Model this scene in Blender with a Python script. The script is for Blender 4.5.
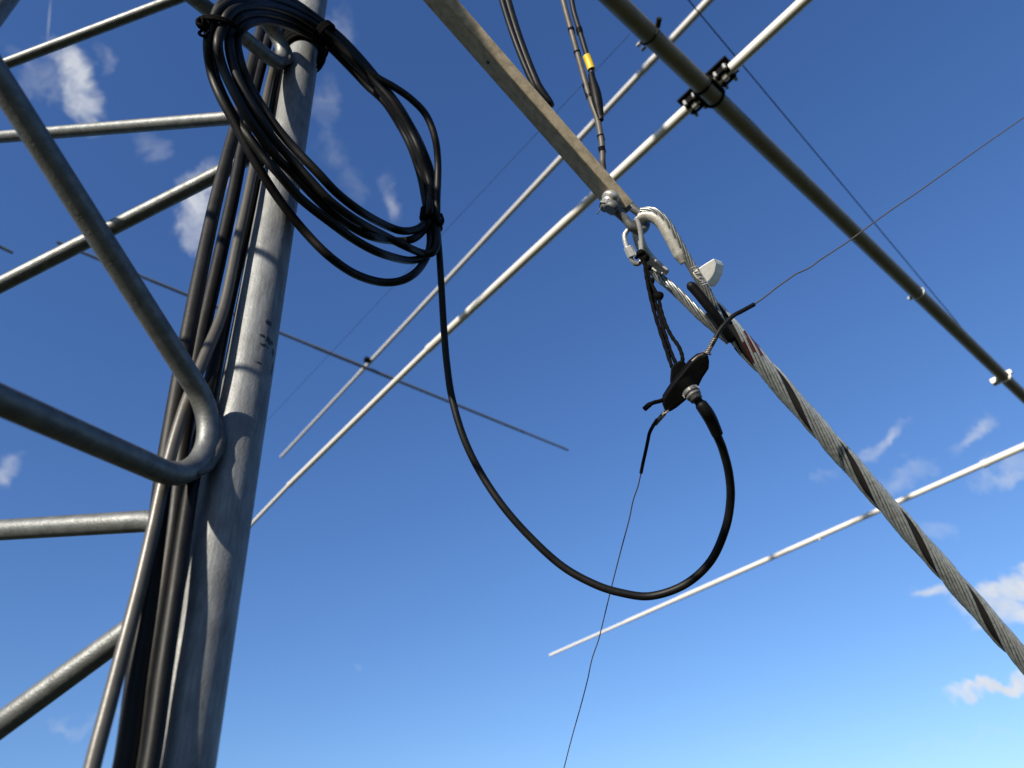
import bpy, math, random
from mathutils import Vector, Matrix
random.seed(7)

# ------------------------------------------------------------------ camera
for o in list(bpy.data.objects):
    bpy.data.objects.remove(o)
SC = bpy.context.scene
COL = SC.collection
CAM_H = 14.0                                     # the photographer stands high up on the tower
FPX = 702.0                                      # focal length in pixels
O = Vector((0, 0, CAM_H))
_u = Vector((-107.5, 914.0, -FPX)).normalized()  # world up seen from the camera
_f = Vector((0, 0, -1))
_y = (_f - _f.dot(_u) * _u).normalized()
_x = _y.cross(_u)
R = Matrix((_x, _y, _u))                         # camera axes -> world axes
cd = bpy.data.cameras.new('camera')
cam = bpy.data.objects.new('camera', cd)
COL.objects.link(cam)
cam.matrix_world = Matrix.Translation(O) @ R.to_4x4()
cd.sensor_width = 36.0
cd.lens = FPX * 36.0 / 1024.0
cd.clip_start = 0.01
cd.clip_end = 20000
cd.dof.use_dof = True
cd.dof.focus_distance = 0.68
cd.dof.aperture_fstop = 7.0
SC.camera = cam

# ------------------------------------------------------------------ light
SUN_AZ, SUN_EL = 213.0, 21.0                     # degrees, clockwise from the view direction
EXPOSURE = 0.965
SKY_STRENGTH = 0.05
sa, se = math.radians(SUN_AZ), math.radians(SUN_EL)
S = Vector((math.sin(sa) * math.cos(se), math.cos(sa) * math.cos(se), math.sin(se)))
sd = bpy.data.lights.new('sun', 'SUN')
sd.energy = 5.0
sd.angle = math.radians(0.53)
sd.color = (1.0, 0.91, 0.77)
sun = bpy.data.objects.new('sun', sd)
COL.objects.link(sun)
sun.rotation_euler = S.to_track_quat('Z', 'Y').to_euler()
sun.location = O + S * 20

W = bpy.data.worlds.new('World')
SC.world = W
W.use_nodes = True
wt = W.node_tree
wt.nodes.clear()


def N(t, typ, **kw):
    n = t.nodes.new(typ)
    for k, v in kw.items():
        setattr(n, k, v)
    return n


def MATH(t, op, a, b=None, clamp=False):
    n = N(t, 'ShaderNodeMath', operation=op, use_clamp=clamp)
    for i, v in enumerate((a, b)):
        if v is None:
            continue
        if isinstance(v, (int, float)):
            n.inputs[i].default_value = v
        else:
            t.links.new(v, n.inputs[i])
    return n.outputs[0]


def ray(x, y):
    return R @ Vector(((x - 512) / FPX, (384 - y) / FPX, -1))


sky = N(wt, 'ShaderNodeTexSky', sky_type='NISHITA')
sky.sun_disc = False
sky.sun_elevation = se
sky.sun_rotation = sa
sky.altitude = 200
sky.air_density = 1.0
sky.dust_density = 0.6
sky.ozone_density = 1.6
tc = N(wt, 'ShaderNodeTexCoord')
DIR = tc.outputs['Generated']
nz = N(wt, 'ShaderNodeTexNoise')
nz.inputs['Scale'].default_value = 13
nz.inputs['Detail'].default_value = 9
nz.inputs['Roughness'].default_value = 0.6
nz.inputs['Distortion'].default_value = 0.5
wt.links.new(DIR, nz.inputs['Vector'])
nz2 = N(wt, 'ShaderNodeTexNoise')
nz2.inputs['Scale'].default_value = 45
nz2.inputs['Detail'].default_value = 6
wt.links.new(DIR, nz2.inputs['Vector'])


wc = N(wt, 'ShaderNodeVectorMath', operation='SUBTRACT')
wt.links.new(nz.outputs['Color'], wc.inputs[0])
wc.inputs[1].default_value = (.5, .5, .5)
wsc = N(wt, 'ShaderNodeVectorMath', operation='SCALE')
wt.links.new(wc.outputs[0], wsc.inputs[0])
wsc.inputs['Scale'].default_value = 0.105
wad = N(wt, 'ShaderNodeVectorMath', operation='ADD')
wt.links.new(DIR, wad.inputs[0])
wt.links.new(wsc.outputs[0], wad.inputs[1])
DIRW = wad.outputs[0]


def blob(px, py, rx, ry, rot, power, src=None):
    """a soft patch of cloud round one direction of the sky"""
    c = ray(px, py).normalized()
    up = Vector((0, 0, 1))
    ax = c.cross(up).normalized()
    ay = ax.cross(c)
    # camera roll is about 7 degrees: rotate within the tangent plane
    a = math.radians(rot)
    ux = ax * math.cos(a) + ay * math.sin(a)
    uy = -ax * math.sin(a) + ay * math.cos(a)
    k = FPX * ray(px, py).length
    sub = N(wt, 'ShaderNodeVectorMath', operation='SUBTRACT')
    wt.links.new(src or DIRW, sub.inputs[0])
    sub.inputs[1].default_value = c
    outs = []
    for v, r in ((ux, rx), (uy, ry)):
        d = N(wt, 'ShaderNodeVectorMath', operation='DOT_PRODUCT')
        wt.links.new(sub.outputs[0], d.inputs[0])
        d.inputs[1].default_value = v * (k / r)
        outs.append(MATH(wt, 'POWER', MATH(wt, 'ABSOLUTE', d.outputs['Value']), 2.0))
    r2 = MATH(wt, 'ADD', outs[0], outs[1])
    return MATH(wt, 'MULTIPLY', MATH(wt, 'SUBTRACT', 1.0, r2, True), power)


CLOUDS = [  # direction (as seen in the photograph), size, turn, density
    (74, 84, 27, 56, 50, 1.05), (48, 84, 44, 18, -10, .46), (104, 56, 24, 12, -40, .42), (148, 142, 26, 20, -40, .40),
    (203, 205, 26, 54, 0, .85), (335, 30, 18, 40, 10, .40), (322, 110, 16, 40, 10, .33), (395, 198, 16, 32, 20, .48),
    (250, 240, 20, 34, 0, .40), (330, 150, 26, 24, -30, .30), (345, 185, 22, 30, 10, .30),
    (5, 476, 14, 20, 10, .62), (70, 722, 40, 10, 10, .40), (122, 718, 16, 10, 0, .46),
    (885, 441, 46, 14, 18, .66), (968, 431, 36, 13, 22, .56), (908, 484, 36, 15, 18, .46), (1000, 468, 40, 16, 12, .56),
    (935, 535, 26, 12, -30, .42), (830, 470, 20, 10, 0, .33),
    (1010, 588, 62, 17, 0, 1.2), (990, 606, 36, 22, 5, 1.1), (940, 590, 30, 11, 5, .8), (1018, 612, 30, 16, 0, 1.0),
    (985, 688, 56, 9, 6, 1.2), (1010, 682, 40, 10, 6, 1.1), (1022, 766, 14, 9, 0, .9), (985, 732, 24, 7, 0, .33),
    (352, 676, 10, 6, 0, .3), (940, 745, 70, 10, 5, .25), (768, 742, 60, 10, 5, .2),
]
dens = None
for c in CLOUDS:
    b = blob(*c)
    dens = b if dens is None else MATH(wt, 'MAXIMUM', dens, b)
nd = N(wt, 'ShaderNodeTexNoise')
nd.inputs['Scale'].default_value = 24
nd.inputs['Detail'].default_value = 8
nd.inputs['Roughness'].default_value = 0.64
wt.links.new(DIRW, nd.inputs['Vector'])
grain = MATH(wt, 'MULTIPLY', MATH(wt, 'SUBTRACT', nd.outputs['Fac'], 0.5), 1.7)
raw = MATH(wt, 'MULTIPLY', dens, MATH(wt, 'ADD', grain, 0.85))
mr = N(wt, 'ShaderNodeMapRange', interpolation_type='SMOOTHSTEP')
wt.links.new(raw, mr.inputs['Value'])
mr.inputs['From Min'].default_value = 0.07
mr.inputs['From Max'].default_value = 1.12
mr.inputs['To Max'].default_value = 0.95
cmask = mr.outputs['Result']
# a short vapour trail high in the sky
tr = blob(49, 20, .9, 26, 23, 0.33, DIR)
cmask = MATH(wt, 'MAXIMUM', cmask, tr)
# clouds: white with a slightly grey body
ccol = N(wt, 'ShaderNodeMix', data_type='RGBA')
ccol.inputs[6].default_value = (6.2, 6.7, 7.5, 1)
ccol.inputs[7].default_value = (9.3, 9.3, 9.3, 1)
wt.links.new(nz2.outputs['Fac'], ccol.inputs[0])
hue = N(wt, 'ShaderNodeHueSaturation')
hue.inputs['Hue'].default_value = 0.5
hue.inputs['Saturation'].default_value = 1.0
hue.inputs['Value'].default_value = 0.98
tint = N(wt, 'ShaderNodeMix', data_type='RGBA', blend_type='MULTIPLY')
tint.inputs[0].default_value = 1
tint.inputs[7].default_value = (0.80, 1.08, 1.54, 1)
wt.links.new(sky.outputs['Color'], tint.inputs[6])
sepc = N(wt, 'ShaderNodeSeparateColor')
wt.links.new(tint.outputs[2], sepc.inputs[0])
comb = N(wt, 'ShaderNodeCombineColor')
wt.links.new(MATH(wt, 'MULTIPLY', sepc.outputs[0], 1.06), comb.inputs[0])
wt.links.new(MATH(wt, 'MULTIPLY', MATH(wt, 'POWER', sepc.outputs[1], 0.93), 1.185), comb.inputs[1])
wt.links.new(MATH(wt, 'MULTIPLY', MATH(wt, 'POWER', sepc.outputs[2], 0.83), 1.53), comb.inputs[2])
wt.links.new(comb.outputs[0], hue.inputs['Color'])
mixc = N(wt, 'ShaderNodeMix', data_type='RGBA')
wt.links.new(cmask, mixc.inputs[0])
wt.links.new(hue.outputs['Color'], mixc.inputs[6])
wt.links.new(ccol.outputs[2], mixc.inputs[7])
bg = N(wt, 'ShaderNodeBackground')
bg.inputs['Strength'].default_value = SKY_STRENGTH
wo = N(wt, 'ShaderNodeOutputWorld')
wt.links.new(mixc.outputs[2], bg.inputs['Color'])
wt.links.new(bg.outputs[0], wo.inputs['Surface'])

SC.render.engine = 'CYCLES'
SC.view_settings.view_transform = 'Standard'
SC.view_settings.look = 'None'
SC.view_settings.exposure = EXPOSURE
SC.view_settings.gamma = 1.0
SC.view_settings.use_curve_mapping = False


# ------------------------------------------------------------------ where things stand
def P(x, y, Z):
    """a point Z metres in front of the photographer"""
    return O + ray(x, y) * Z


def H(x, y, h):
    """a point h metres above the photographer's eye"""
    r = ray(x, y)
    return O + r * (h / r.z)


def V(x, y, rho):
    """a point at the horizontal distance rho"""
    r = ray(x, y)
    return O + r * (rho / math.hypot(r.x, r.y))


# ------------------------------------------------------------------ mesh helpers
class MB:
    def __init__(s):
        s.v, s.f, s.sm = [], [], []

    def add(s, verts, faces, smooth=True):
        b = len(s.v)
        s.v += [Vector(v) for v in verts]
        for f in faces:
            s.f.append([i + b for i in f])
            s.sm.append(smooth)

    def tube(s, pts, r, n=12, cap=True, closed=False):
        pts = [Vector(p) for p in pts]
        m = len(pts)
        rs = r if isinstance(r, (list, tuple)) else [r] * m
        tang = []
        for i in range(m):
            if closed:
                t = pts[(i + 1) % m] - pts[i - 1]
            else:
                t = pts[min(i + 1, m - 1)] - pts[max(i - 1, 0)]
            tang.append(t.normalized())
        a = tang[0].orthogonal().normalized()
        verts, faces = [], []
        prev = tang[0]
        for i in range(m):
            q = prev.rotation_difference(tang[i])
            a = q @ a
            a = (a - a.dot(tang[i]) * tang[i]).normalized()
            prev = tang[i]
            b = tang[i].cross(a)
            for k in range(n):
                w = 2 * math.pi * k / n
                verts.append(pts[i] + (a * math.cos(w) + b * math.sin(w)) * rs[i])
        for i in range(m if closed else m - 1):
            j = (i + 1) % m
            for k in range(n):
                k2 = (k + 1) % n
                faces.append((i * n + k, i * n + k2, j * n + k2, j * n + k))
        s.add(verts, faces)
        if cap and not closed:
            for i, sg in ((0, 1), (m - 1, -1)):
                ring = list(range(n))
                vv = [verts[i * n + k] for k in range(n)]
                s.add(vv, [ring[::-1] if sg == 1 else ring], False)

    def prism(s, poly, off, bevel=0):
        """a polygon (world points) pushed along a vector"""
        n = len(poly)
        off = Vector(off)
        v = [Vector(p) for p in poly] + [Vector(p) + off for p in poly]
        f = [tuple(range(n))[::-1], tuple(range(n, 2 * n))]
        for i in range(n):
            j = (i + 1) % n
            f.append((i, j, j + n, i + n))
        s.add(v, f, False)

    def box(s, c, ax, ay, az):
        """centre and three half axes"""
        c, ax, ay, az = Vector(c), Vector(ax), Vector(ay), Vector(az)
        v = [c + ax * i + ay * j + az * k for i in (-1, 1) for j in (-1, 1) for k in (-1, 1)]
        s.add(v, [(0, 1, 3, 2), (4, 6, 7, 5), (0, 4, 5, 1), (2, 3, 7, 6), (0, 2, 6, 4), (1, 5, 7, 3)], False)

    def build(s, name, mat, parent=None, bevel=0, segs=2):
        me = bpy.data.meshes.new(name)
        base = Vector(parent['_base']) if parent is not None else None
        if base is None:
            lo = Vector((min(v.x for v in s.v), min(v.y for v in s.v), min(v.z for v in s.v)))
            hi = Vector((max(v.x for v in s.v), max(v.y for v in s.v), max(v.z for v in s.v)))
            base = Vector(((lo.x + hi.x) / 2, (lo.y + hi.y) / 2, lo.z))
        me.from_pydata([v - base for v in s.v], [], s.f)
        me.polygons.foreach_set('use_smooth', s.sm)
        me.update()
        import bmesh
        bm = bmesh.new()
        bm.from_mesh(me)
        bmesh.ops.recalc_face_normals(bm, faces=bm.faces)
        bm.to_mesh(me)
        bm.free()
        me.materials.append(mat)
        o = bpy.data.objects.new(name, me)
        COL.objects.link(o)
        if parent is not None:
            o.parent = parent
            o['_base'] = tuple(base)
        else:
            o.location = base
            o['_base'] = tuple(base)
        if bevel:
            m = o.modifiers.new('bevel', 'BEVEL')
            m.width = bevel
            m.segments = segs
            m.limit_method = 'ANGLE'
        return o


def thing(name, label, cat, base, group=None):
    o = bpy.data.objects.new(name, None)
    COL.objects.link(o)
    o.location = base
    o.empty_display_size = 0.02
    o['_base'] = tuple(base)
    return tag(o, label, cat, group)


def tag(o, label, cat, group=None, kind=None):
    if label:
        o['label'] = label
        o['category'] = cat
    if group:
        o['group'] = group
    if kind:
        o['kind'] = kind
    return o


def smooth(ctrl, per=8):
    """Catmull-Rom through the control points"""
    c = [Vector(p) for p in ctrl]
    c = [c[0] * 2 - c[1]] + c + [c[-1] * 2 - c[-2]]
    out = []
    for i in range(1, len(c) - 2):
        p0, p1, p2, p3 = c[i - 1], c[i], c[i + 1], c[i + 2]
        for k in range(per):
            t = k / per
            out.append(0.5 * ((2 * p1) + (p2 - p0) * t + (2 * p0 - 5 * p1 + 4 * p2 - p3) * t * t
                              + (3 * p1 - p0 - 3 * p2 + p3) * t ** 3))
    out.append(c[-2])
    return out


def cylinder_between(mb, a, b, r, n=16):
    mb.tube([a, b], r, n)


def fillet(a, c, b, rad, n=14):
    """polyline a -> c -> b with a round corner of the given radius"""
    u = (a - c).normalized()
    v = (b - c).normalized()
    half = u.angle(v) / 2
    t = rad / math.tan(half)
    bis = (u + v).normalized()
    cen = c + bis * (rad / math.sin(half))
    p, q = c + u * t, c + v * t
    out = [a, a.lerp(p, .5)]
    va, vb = p - cen, q - cen
    ang = va.angle(vb)
    axis = va.cross(vb).normalized()
    for k in range(n + 1):
        out.append(cen + Matrix.Rotation(ang * k / n, 3, axis) @ va)
    out += [q.lerp(b, .5), b]
    return out


# ------------------------------------------------------------------ materials
def mat(name, col, rough=.5, metal=0., spec=.5, noise=None, bump=None):
    """noise: (scale, colour2, detail, stretch xyz, lo, hi); bump: (scale, strength)"""
    m = bpy.data.materials.new(name)
    m.use_nodes = True
    t = m.node_tree
    b = t.nodes['Principled BSDF']
    b.inputs['Base Color'].default_value = (*col, 1)
    b.inputs['Roughness'].default_value = rough
    b.inputs['Metallic'].default_value = metal
    b.inputs['Specular IOR Level'].default_value = spec
    c = N(t, 'ShaderNodeTexCoord')
    if noise:
        sc, c2, det, st, lo, hi = noise
        mp = N(t, 'ShaderNodeMapping')
        mp.inputs['Scale'].default_value = st
        t.links.new(c.outputs['Object'], mp.inputs['Vector'])
        nt = N(t, 'ShaderNodeTexNoise')
        nt.inputs['Scale'].default_value = sc
        nt.inputs['Detail'].default_value = det
        nt.inputs['Roughness'].default_value = .65
        t.links.new(mp.outputs[0], nt.inputs['Vector'])
        r = N(t, 'ShaderNodeMapRange')
        r.inputs['From Min'].default_value = lo
        r.inputs['From Max'].default_value = hi
        t.links.new(nt.outputs['Fac'], r.inputs['Value'])
        mx = N(t, 'ShaderNodeMix', data_type='RGBA')
        mx.inputs[6].default_value = (*col, 1)
        mx.inputs[7].default_value = (*c2, 1)
        t.links.new(r.outputs[0], mx.inputs[0])
        t.links.new(mx.outputs[2], b.inputs['Base Color'])
        rr = N(t, 'ShaderNodeMapRange')
        rr.inputs['To Min'].default_value = max(0.05, rough - .08)
        rr.inputs['To Max'].default_value = min(1, rough + .12)
        t.links.new(nt.outputs['Fac'], rr.inputs['Value'])
        t.links.new(rr.outputs[0], b.inputs['Roughness'])
        m['_mix'] = mx.name
    if bump:
        nb = N(t, 'ShaderNodeTexNoise')
        nb.inputs['Scale'].default_value = bump[0]
        nb.inputs['Detail'].default_value = 5
        t.links.new(c.outputs['Object'], nb.inputs['Vector'])
        bp = N(t, 'ShaderNodeBump')
        bp.inputs['Strength'].default_value = bump[1]
        bp.inputs['Distance'].default_value = .001
        t.links.new(nb.outputs['Fac'], bp.inputs['Height'])
        t.links.new(bp.outputs[0], b.inputs['Normal'])
    return m


GALV = mat('galvanised_steel', (.165, .172, .174), .54, .3, .5, (75, (.10, .105, .108), 9, (1, 1, .45), .36, .64), (520, .3))
ROD = mat('galvanised_rod', (.145, .152, .152), .48, .55, .5, (110, (.085, .09, .09), 8, (1, 1, 1), .36, .64), (600, .28))
BLACK = mat('black_sheath', (.003, .003, .0035), .47, 0, .17, (60, (.006, .006, .006), 5, (1, 1, 1), .4, .7), (260, .12))
DULL = mat('weathered_sheath', (.0065, .0062, .006), .5, 0, .18, (60, (.013, .012, .011), 5, (1, 1, 1), .4, .7), (260, .15))
GREYCAB = mat('grey_sheath', (.060, .052, .042), .55, 0, .4, (90, (.04, .035, .03), 4, (1, 1, 1), .4, .7))
TAPE = mat('black_tape', (.003, .003, .0034), .5, 0, .12, (120, (.006, .006, .006), 4, (1, 1, 1), .5, .8), (260, .15))
CORD = mat('black_cord', (.002, .002, .0023), .8, 0, .04, (200, (.005, .0048, .0045), 4, (1, 1, 1), .45, .7), (900, .5))
ALU = mat('aluminium_tube', (.55, .53, .485), .42, .2, .5, (40, (.49, .47, .43), 5, (1, 1, 1), .45, .8))
ALUFAR = mat('aluminium_tube_far', (.40, .395, .385), .45, .2, .5)
WELD = mat('weld_zinc', (.10, .10, .098), .6, .3, .4, (300, (.05, .05, .048), 6, (1, 1, 1), .4, .65), (700, .6))
SUNLIT = mat('sunlit_sheath', (.060, .055, .046), .36, 0, .4, (60, (.042, .039, .033), 4, (1, 1, 1), .4, .7), (300, .1))  # lighter copy of the cable sheath, sunlight put into its colour
BOOMFAR = mat('grey_boom_tube', (.13, .135, .14), .55, .1, .4)
BOOM = mat('boom_tube', (.19, .172, .13), .5, .2, .5, (20, (.145, .132, .10), 5, (1, 1, 1), .4, .7))
ARM = mat('weathered_steel_bar', (.42, .35, .245), .8, 0, .2, (110, (.25, .21, .15), 8, (1, 1, 1), .38, .66), (350, .12))
BRIGHT = mat('bright_zinc', (.40, .40, .39), .35, .5, .5, (120, (.27, .27, .265), 5, (1, 1, 1), .4, .7), (400, .2))
ZINC = mat('dull_zinc', (.12, .125, .125), .5, .5, .4, (120, (.06, .06, .06), 5, (1, 1, 1), .4, .7), (400, .3))
THIM = mat('cream_zinc', (.42, .41, .37), .42, .45, .5, (150, (.27, .26, .23), 6, (1, 1, 1), .42, .68), (500, .2))
WHITEP = mat('white_plastic', (.84, .81, .73), .5, 0, .4, (60, (.70, .67, .60), 5, (1, 1, 1), .5, .8), (200, .15))
STRAND = mat('strand_wire', (.50, .53, .54), .30, .75, .5, (200, (.28, .30, .31), 5, (1, 1, 1), .35, .65))
EYEW = mat('eye_strand_wire', (.25, .26, .255), .32, .7, .5, (200, (.13, .135, .13), 5, (1, 1, 1), .35, .65))
CORE = mat('strand_core', (.007, .007, .007), .7, .1, .2)
REDW = mat('red_wire', (.035, .005, .007), .6, .1, .2)
PLAST = mat('black_moulding', (.002, .002, .0024), .6, 0, .05, (80, (.004, .004, .004), 4, (1, 1, 1), .45, .75), (400, .08))
YEL = mat('yellow_sleeve', (.50, .34, .008), .5, 0, .4)
COPPER = mat('tarnished_copper', (.09, .075, .065), .45, .5, .5)
BARE = mat('bare_splice', (.19, .165, .135), .5, .5, .5, (600, (.05, .04, .035), 4, (1, 1, 1), .4, .6))
GROUND = mat('grass_ground', (.021, .030, .011), .95, 0, .2, (.05, (.042, .039, .019), 8, (1, 1, 1), .4, .65))

# black scuffs on the front leg: marks with a shape of their own
LEGM = GALV.copy()
LEGM.name = 'galvanised_leg'
t = LEGM.node_tree
bs = t.nodes['Principled BSDF']
mix0 = t.nodes[LEGM['_mix']]
g = N(t, 'ShaderNodeNewGeometry')


def on_leg(x, y):
    """where a sight line meets the front leg"""
    r = ray(x, y)
    cx, cy = .478 * math.sin(math.radians(-26.07)), .478 * math.cos(math.radians(-26.07))
    a_, b_, c_ = r.x ** 2 + r.y ** 2, -2 * (r.x * cx + r.y * cy), cx * cx + cy * cy - .019 ** 2
    return O + r * ((-b_ - math.sqrt(max(0, b_ * b_ - 4 * a_ * c_))) / (2 * a_))


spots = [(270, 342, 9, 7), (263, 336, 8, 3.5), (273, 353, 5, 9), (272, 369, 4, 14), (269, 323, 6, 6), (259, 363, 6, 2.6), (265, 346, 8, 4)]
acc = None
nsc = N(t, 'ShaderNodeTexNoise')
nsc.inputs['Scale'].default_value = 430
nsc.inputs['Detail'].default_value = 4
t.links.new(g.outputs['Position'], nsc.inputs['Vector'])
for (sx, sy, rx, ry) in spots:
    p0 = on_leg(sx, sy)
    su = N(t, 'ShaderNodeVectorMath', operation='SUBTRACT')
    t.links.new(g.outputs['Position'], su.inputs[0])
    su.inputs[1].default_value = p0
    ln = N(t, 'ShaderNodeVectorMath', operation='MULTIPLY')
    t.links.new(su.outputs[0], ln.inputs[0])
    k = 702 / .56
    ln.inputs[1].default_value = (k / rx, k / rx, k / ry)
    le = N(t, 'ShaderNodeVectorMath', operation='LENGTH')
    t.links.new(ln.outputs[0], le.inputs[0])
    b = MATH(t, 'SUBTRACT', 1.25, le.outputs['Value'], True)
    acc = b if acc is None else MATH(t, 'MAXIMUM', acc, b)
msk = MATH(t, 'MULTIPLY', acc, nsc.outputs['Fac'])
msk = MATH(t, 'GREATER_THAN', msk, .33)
# long pale drip lines of the zinc bath
wv = N(t, 'ShaderNodeTexNoise')
wv.inputs['Scale'].default_value = 1.0
wv.inputs['Detail'].default_value = 6
mpp = N(t, 'ShaderNodeMapping')
mpp.inputs['Scale'].default_value = (520, 520, 45)
t.links.new(g.outputs['Position'], mpp.inputs['Vector'])
t.links.new(mpp.outputs[0], wv.inputs['Vector'])
wr = N(t, 'ShaderNodeMapRange')
wr.inputs['From Min'].default_value = .35
wr.inputs['From Max'].default_value = .7
wr.inputs['To Min'].default_value = .80
wr.inputs['To Max'].default_value = 1.18
t.links.new(wv.outputs['Fac'], wr.inputs['Value'])
mul = N(t, 'ShaderNodeMix', data_type='RGBA', blend_type='MULTIPLY')
mul.inputs[0].default_value = 1
t.links.new(mix0.outputs[2], mul.inputs[6])
t.links.new(wr.outputs[0], mul.inputs[7])
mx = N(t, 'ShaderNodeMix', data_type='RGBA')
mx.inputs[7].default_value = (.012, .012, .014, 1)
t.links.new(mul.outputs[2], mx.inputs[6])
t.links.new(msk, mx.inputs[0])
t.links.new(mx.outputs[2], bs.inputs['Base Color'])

# ------------------------------------------------------------------ ground
gm = MB()
ng = 48
Rg = 9000
for i in range(ng):
    a0, a1 = 2 * math.pi * i / ng, 2 * math.pi * (i + 1) / ng
    gm.add([(0, 0, 0), (Rg * math.cos(a0), Rg * math.sin(a0), 0), (Rg * math.cos(a1), Rg * math.sin(a1), 0)], [(0, 1, 2)], False)
go = gm.build('ground', GROUND)
tag(go, 'grassy field far below the tower', 'ground', None, 'structure')

# ------------------------------------------------------------------ lattice tower
LEG_R, ROD_R = .019, .0079
D1 = .478
a1 = math.radians(-26.07)
L1 = Vector((D1 * math.sin(a1), D1 * math.cos(a1), CAM_H))
thA, thB = math.radians(254), math.radians(171)
dA = Vector((math.cos(thA), math.sin(thA), 0))
dB = Vector((math.cos(thB), math.sin(thB), 0))
sA, sB = .72, .635
L2 = L1 + dA * sA
L3 = L1 + dB * sB
tower = thing('lattice_tower', 'galvanised steel lattice tower with round legs and bent rod bracing', 'tower',
              ((L1 + L2 + L3) / 3).xy.to_3d())
UP = Vector((0, 0, 1))
for L in (L1, L2, L3):
    m = MB()
    b = L.xy.to_3d()
    m.tube([b, b + UP * (CAM_H - .3), b + UP * (CAM_H + 1.2), b + UP * (CAM_H + 6)], LEG_R, 48)
    m.build('leg', LEGM if L is L1 else GALV, tower)


def plane_line(p1, p2, d):
    """the line in the upright plane through L1 along d that joins two sight lines: z = a + b t"""
    n = ray(*p1).cross(ray(*p2)).normalized()
    q = L1 - O
    return -(n.x * q.x + n.y * q.y) / n.z, -(n.x * d.x + n.y * d.y) / n.z


def vee(up, lo, d, s, dz=0, apex=LEG_R + ROD_R + .0015, side=0.):
    (a, b), (c, e) = up, lo
    t0 = (c - a) / (b - e)
    sidev = Vector((-d.y, d.x, 0)) * side

    def pt(t, z):
        return L1 + d * t + Vector((0, 0, z + dz)) + sidev
    C = pt(t0, a + b * t0)
    A = pt(s - LEG_R, a + b * (s - LEG_R))
    B = pt(s - LEG_R, c + e * (s - LEG_R))
    u, v = (A - C).normalized(), (B - C).normalized()
    half = u.angle(v) / 2
    k = 1 / math.sin(half) - 1
    dist = (apex - t0)
    # distance from corner to apex, measured along the bisector
    bis = (u + v).normalized()
    rad = max(.012, dist / abs(bis.dot(d)) / k)
    m = MB()
    path = fillet(A, C, B, rad)
    m.tube(path, ROD_R, 18)
    arc = path[5:-5]
    w = MB()
    for sg in (-1, 1):
        bead = []
        for i, p in enumerate(arc):
            q = p - d * (ROD_R * .62) + Vector((-d.y, d.x, 0)) * (sg * ROD_R * .62)
            bead.append(q + Vector((random.uniform(-1, 1), random.uniform(-1, 1), random.uniform(-1, 1))) * .0007)
        w.tube(bead, [.0016 + .0030 * math.sin(math.pi * (i + .5) / len(bead)) + random.uniform(0, .0007) for i in range(len(bead))], 8)
    m.weld = w
    return m


def brace(m):
    o = m.build('brace', ROD, tower)
    m.weld.build('weld_bead', WELD, o)


A_up = plane_line((0, 81), (132.5, 288), dA)
A_lo = plane_line((0, 400), (100, 444), dA)
B_lines = [plane_line(*l, dB) for l in (((0, 137), (220, 119)), ((0, 285), (200, 183)), ((0, 530), (148, 521)), ((0, 725), (115, 641)), ((0, 66), (150, 9)))]
PITCH = .55
brace(vee(A_up, A_lo, dA, sA))
dA2 = Vector((math.cos(math.radians(246)), math.sin(math.radians(246)), 0))
A2_up = plane_line((257, 15), (278, 44), dA2)
A2_lo = plane_line((187, 0), (250, 49), dA2)
brace(vee(A2_up, A2_lo, dA2, .5, .012))
brace(vee(B_lines[0], B_lines[1], dB, sB))
brace(vee(B_lines[2], B_lines[3], dB, sB))
bl = B_lines[4]
upl = (bl[0] + .02 - .06 * B_lines[0][1], B_lines[0][1] + .05)
brace(vee(upl, bl, dB, sB))
for (Pa, Pb, k0, k1, zoff) in ((L1, L2, -48, -1, .267), (L1, L2, 5, 20, .267), (L1, L3, -48, -1, .23), (L1, L3, 6, 20, .23)):
    m = MB()
    pts = []
    for k in range(k0, k1 + 1):
        e, o2 = (Pa, Pb) if k % 2 == 0 else (Pb, Pa)
        pts.append(e + (o2 - e).normalized() * (LEG_R + ROD_R * .6) + UP * (zoff + k * PITCH / 2))
    m.tube([p for p in pts if p.z > 0.05], ROD_R, 10)
    m.build('brace', ROD, tower)
for (Pa, Pb, ph) in ((L2, L3, .34),):
    m = MB()
    pts = []
    for k in range(-48, 24):
        e = Pa if k % 2 == 0 else Pb
        o2 = Pb if k % 2 == 0 else Pa
        pts.append(e + (o2 - e).normalized() * LEG_R + UP * ((k + ph) * PITCH / 2))
    m.tube([p for p in pts if p.z > 0.05], ROD_R, 10)
    m.build('brace', ROD, tower)
# ------------------------------------------------------------------ cables running down the leg
CABG = 'black cables running down beside the front tower leg'


def vcable(pix, r, m, label, top=None):
    pts = [V(x, y, rho) for (x, y, rho) in pix]
    p0 = pts[0]
    pts = [p0 + UP * k for k in (5, 2.4, 1.2, .6, .3, .12)] + pts
    e = pts[-1]
    pts += [e - UP * k for k in (.06, .14, .3, .6, 1.2, 2.4, 5, 9)] + [Vector((e.x, e.y, 0.02))]
    mb = MB()
    mb.tube(smooth(pts, 8), r, 14)
    o = mb.build('coaxial_cable', m)
    return tag(o, label, 'cable', CABG)


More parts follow.
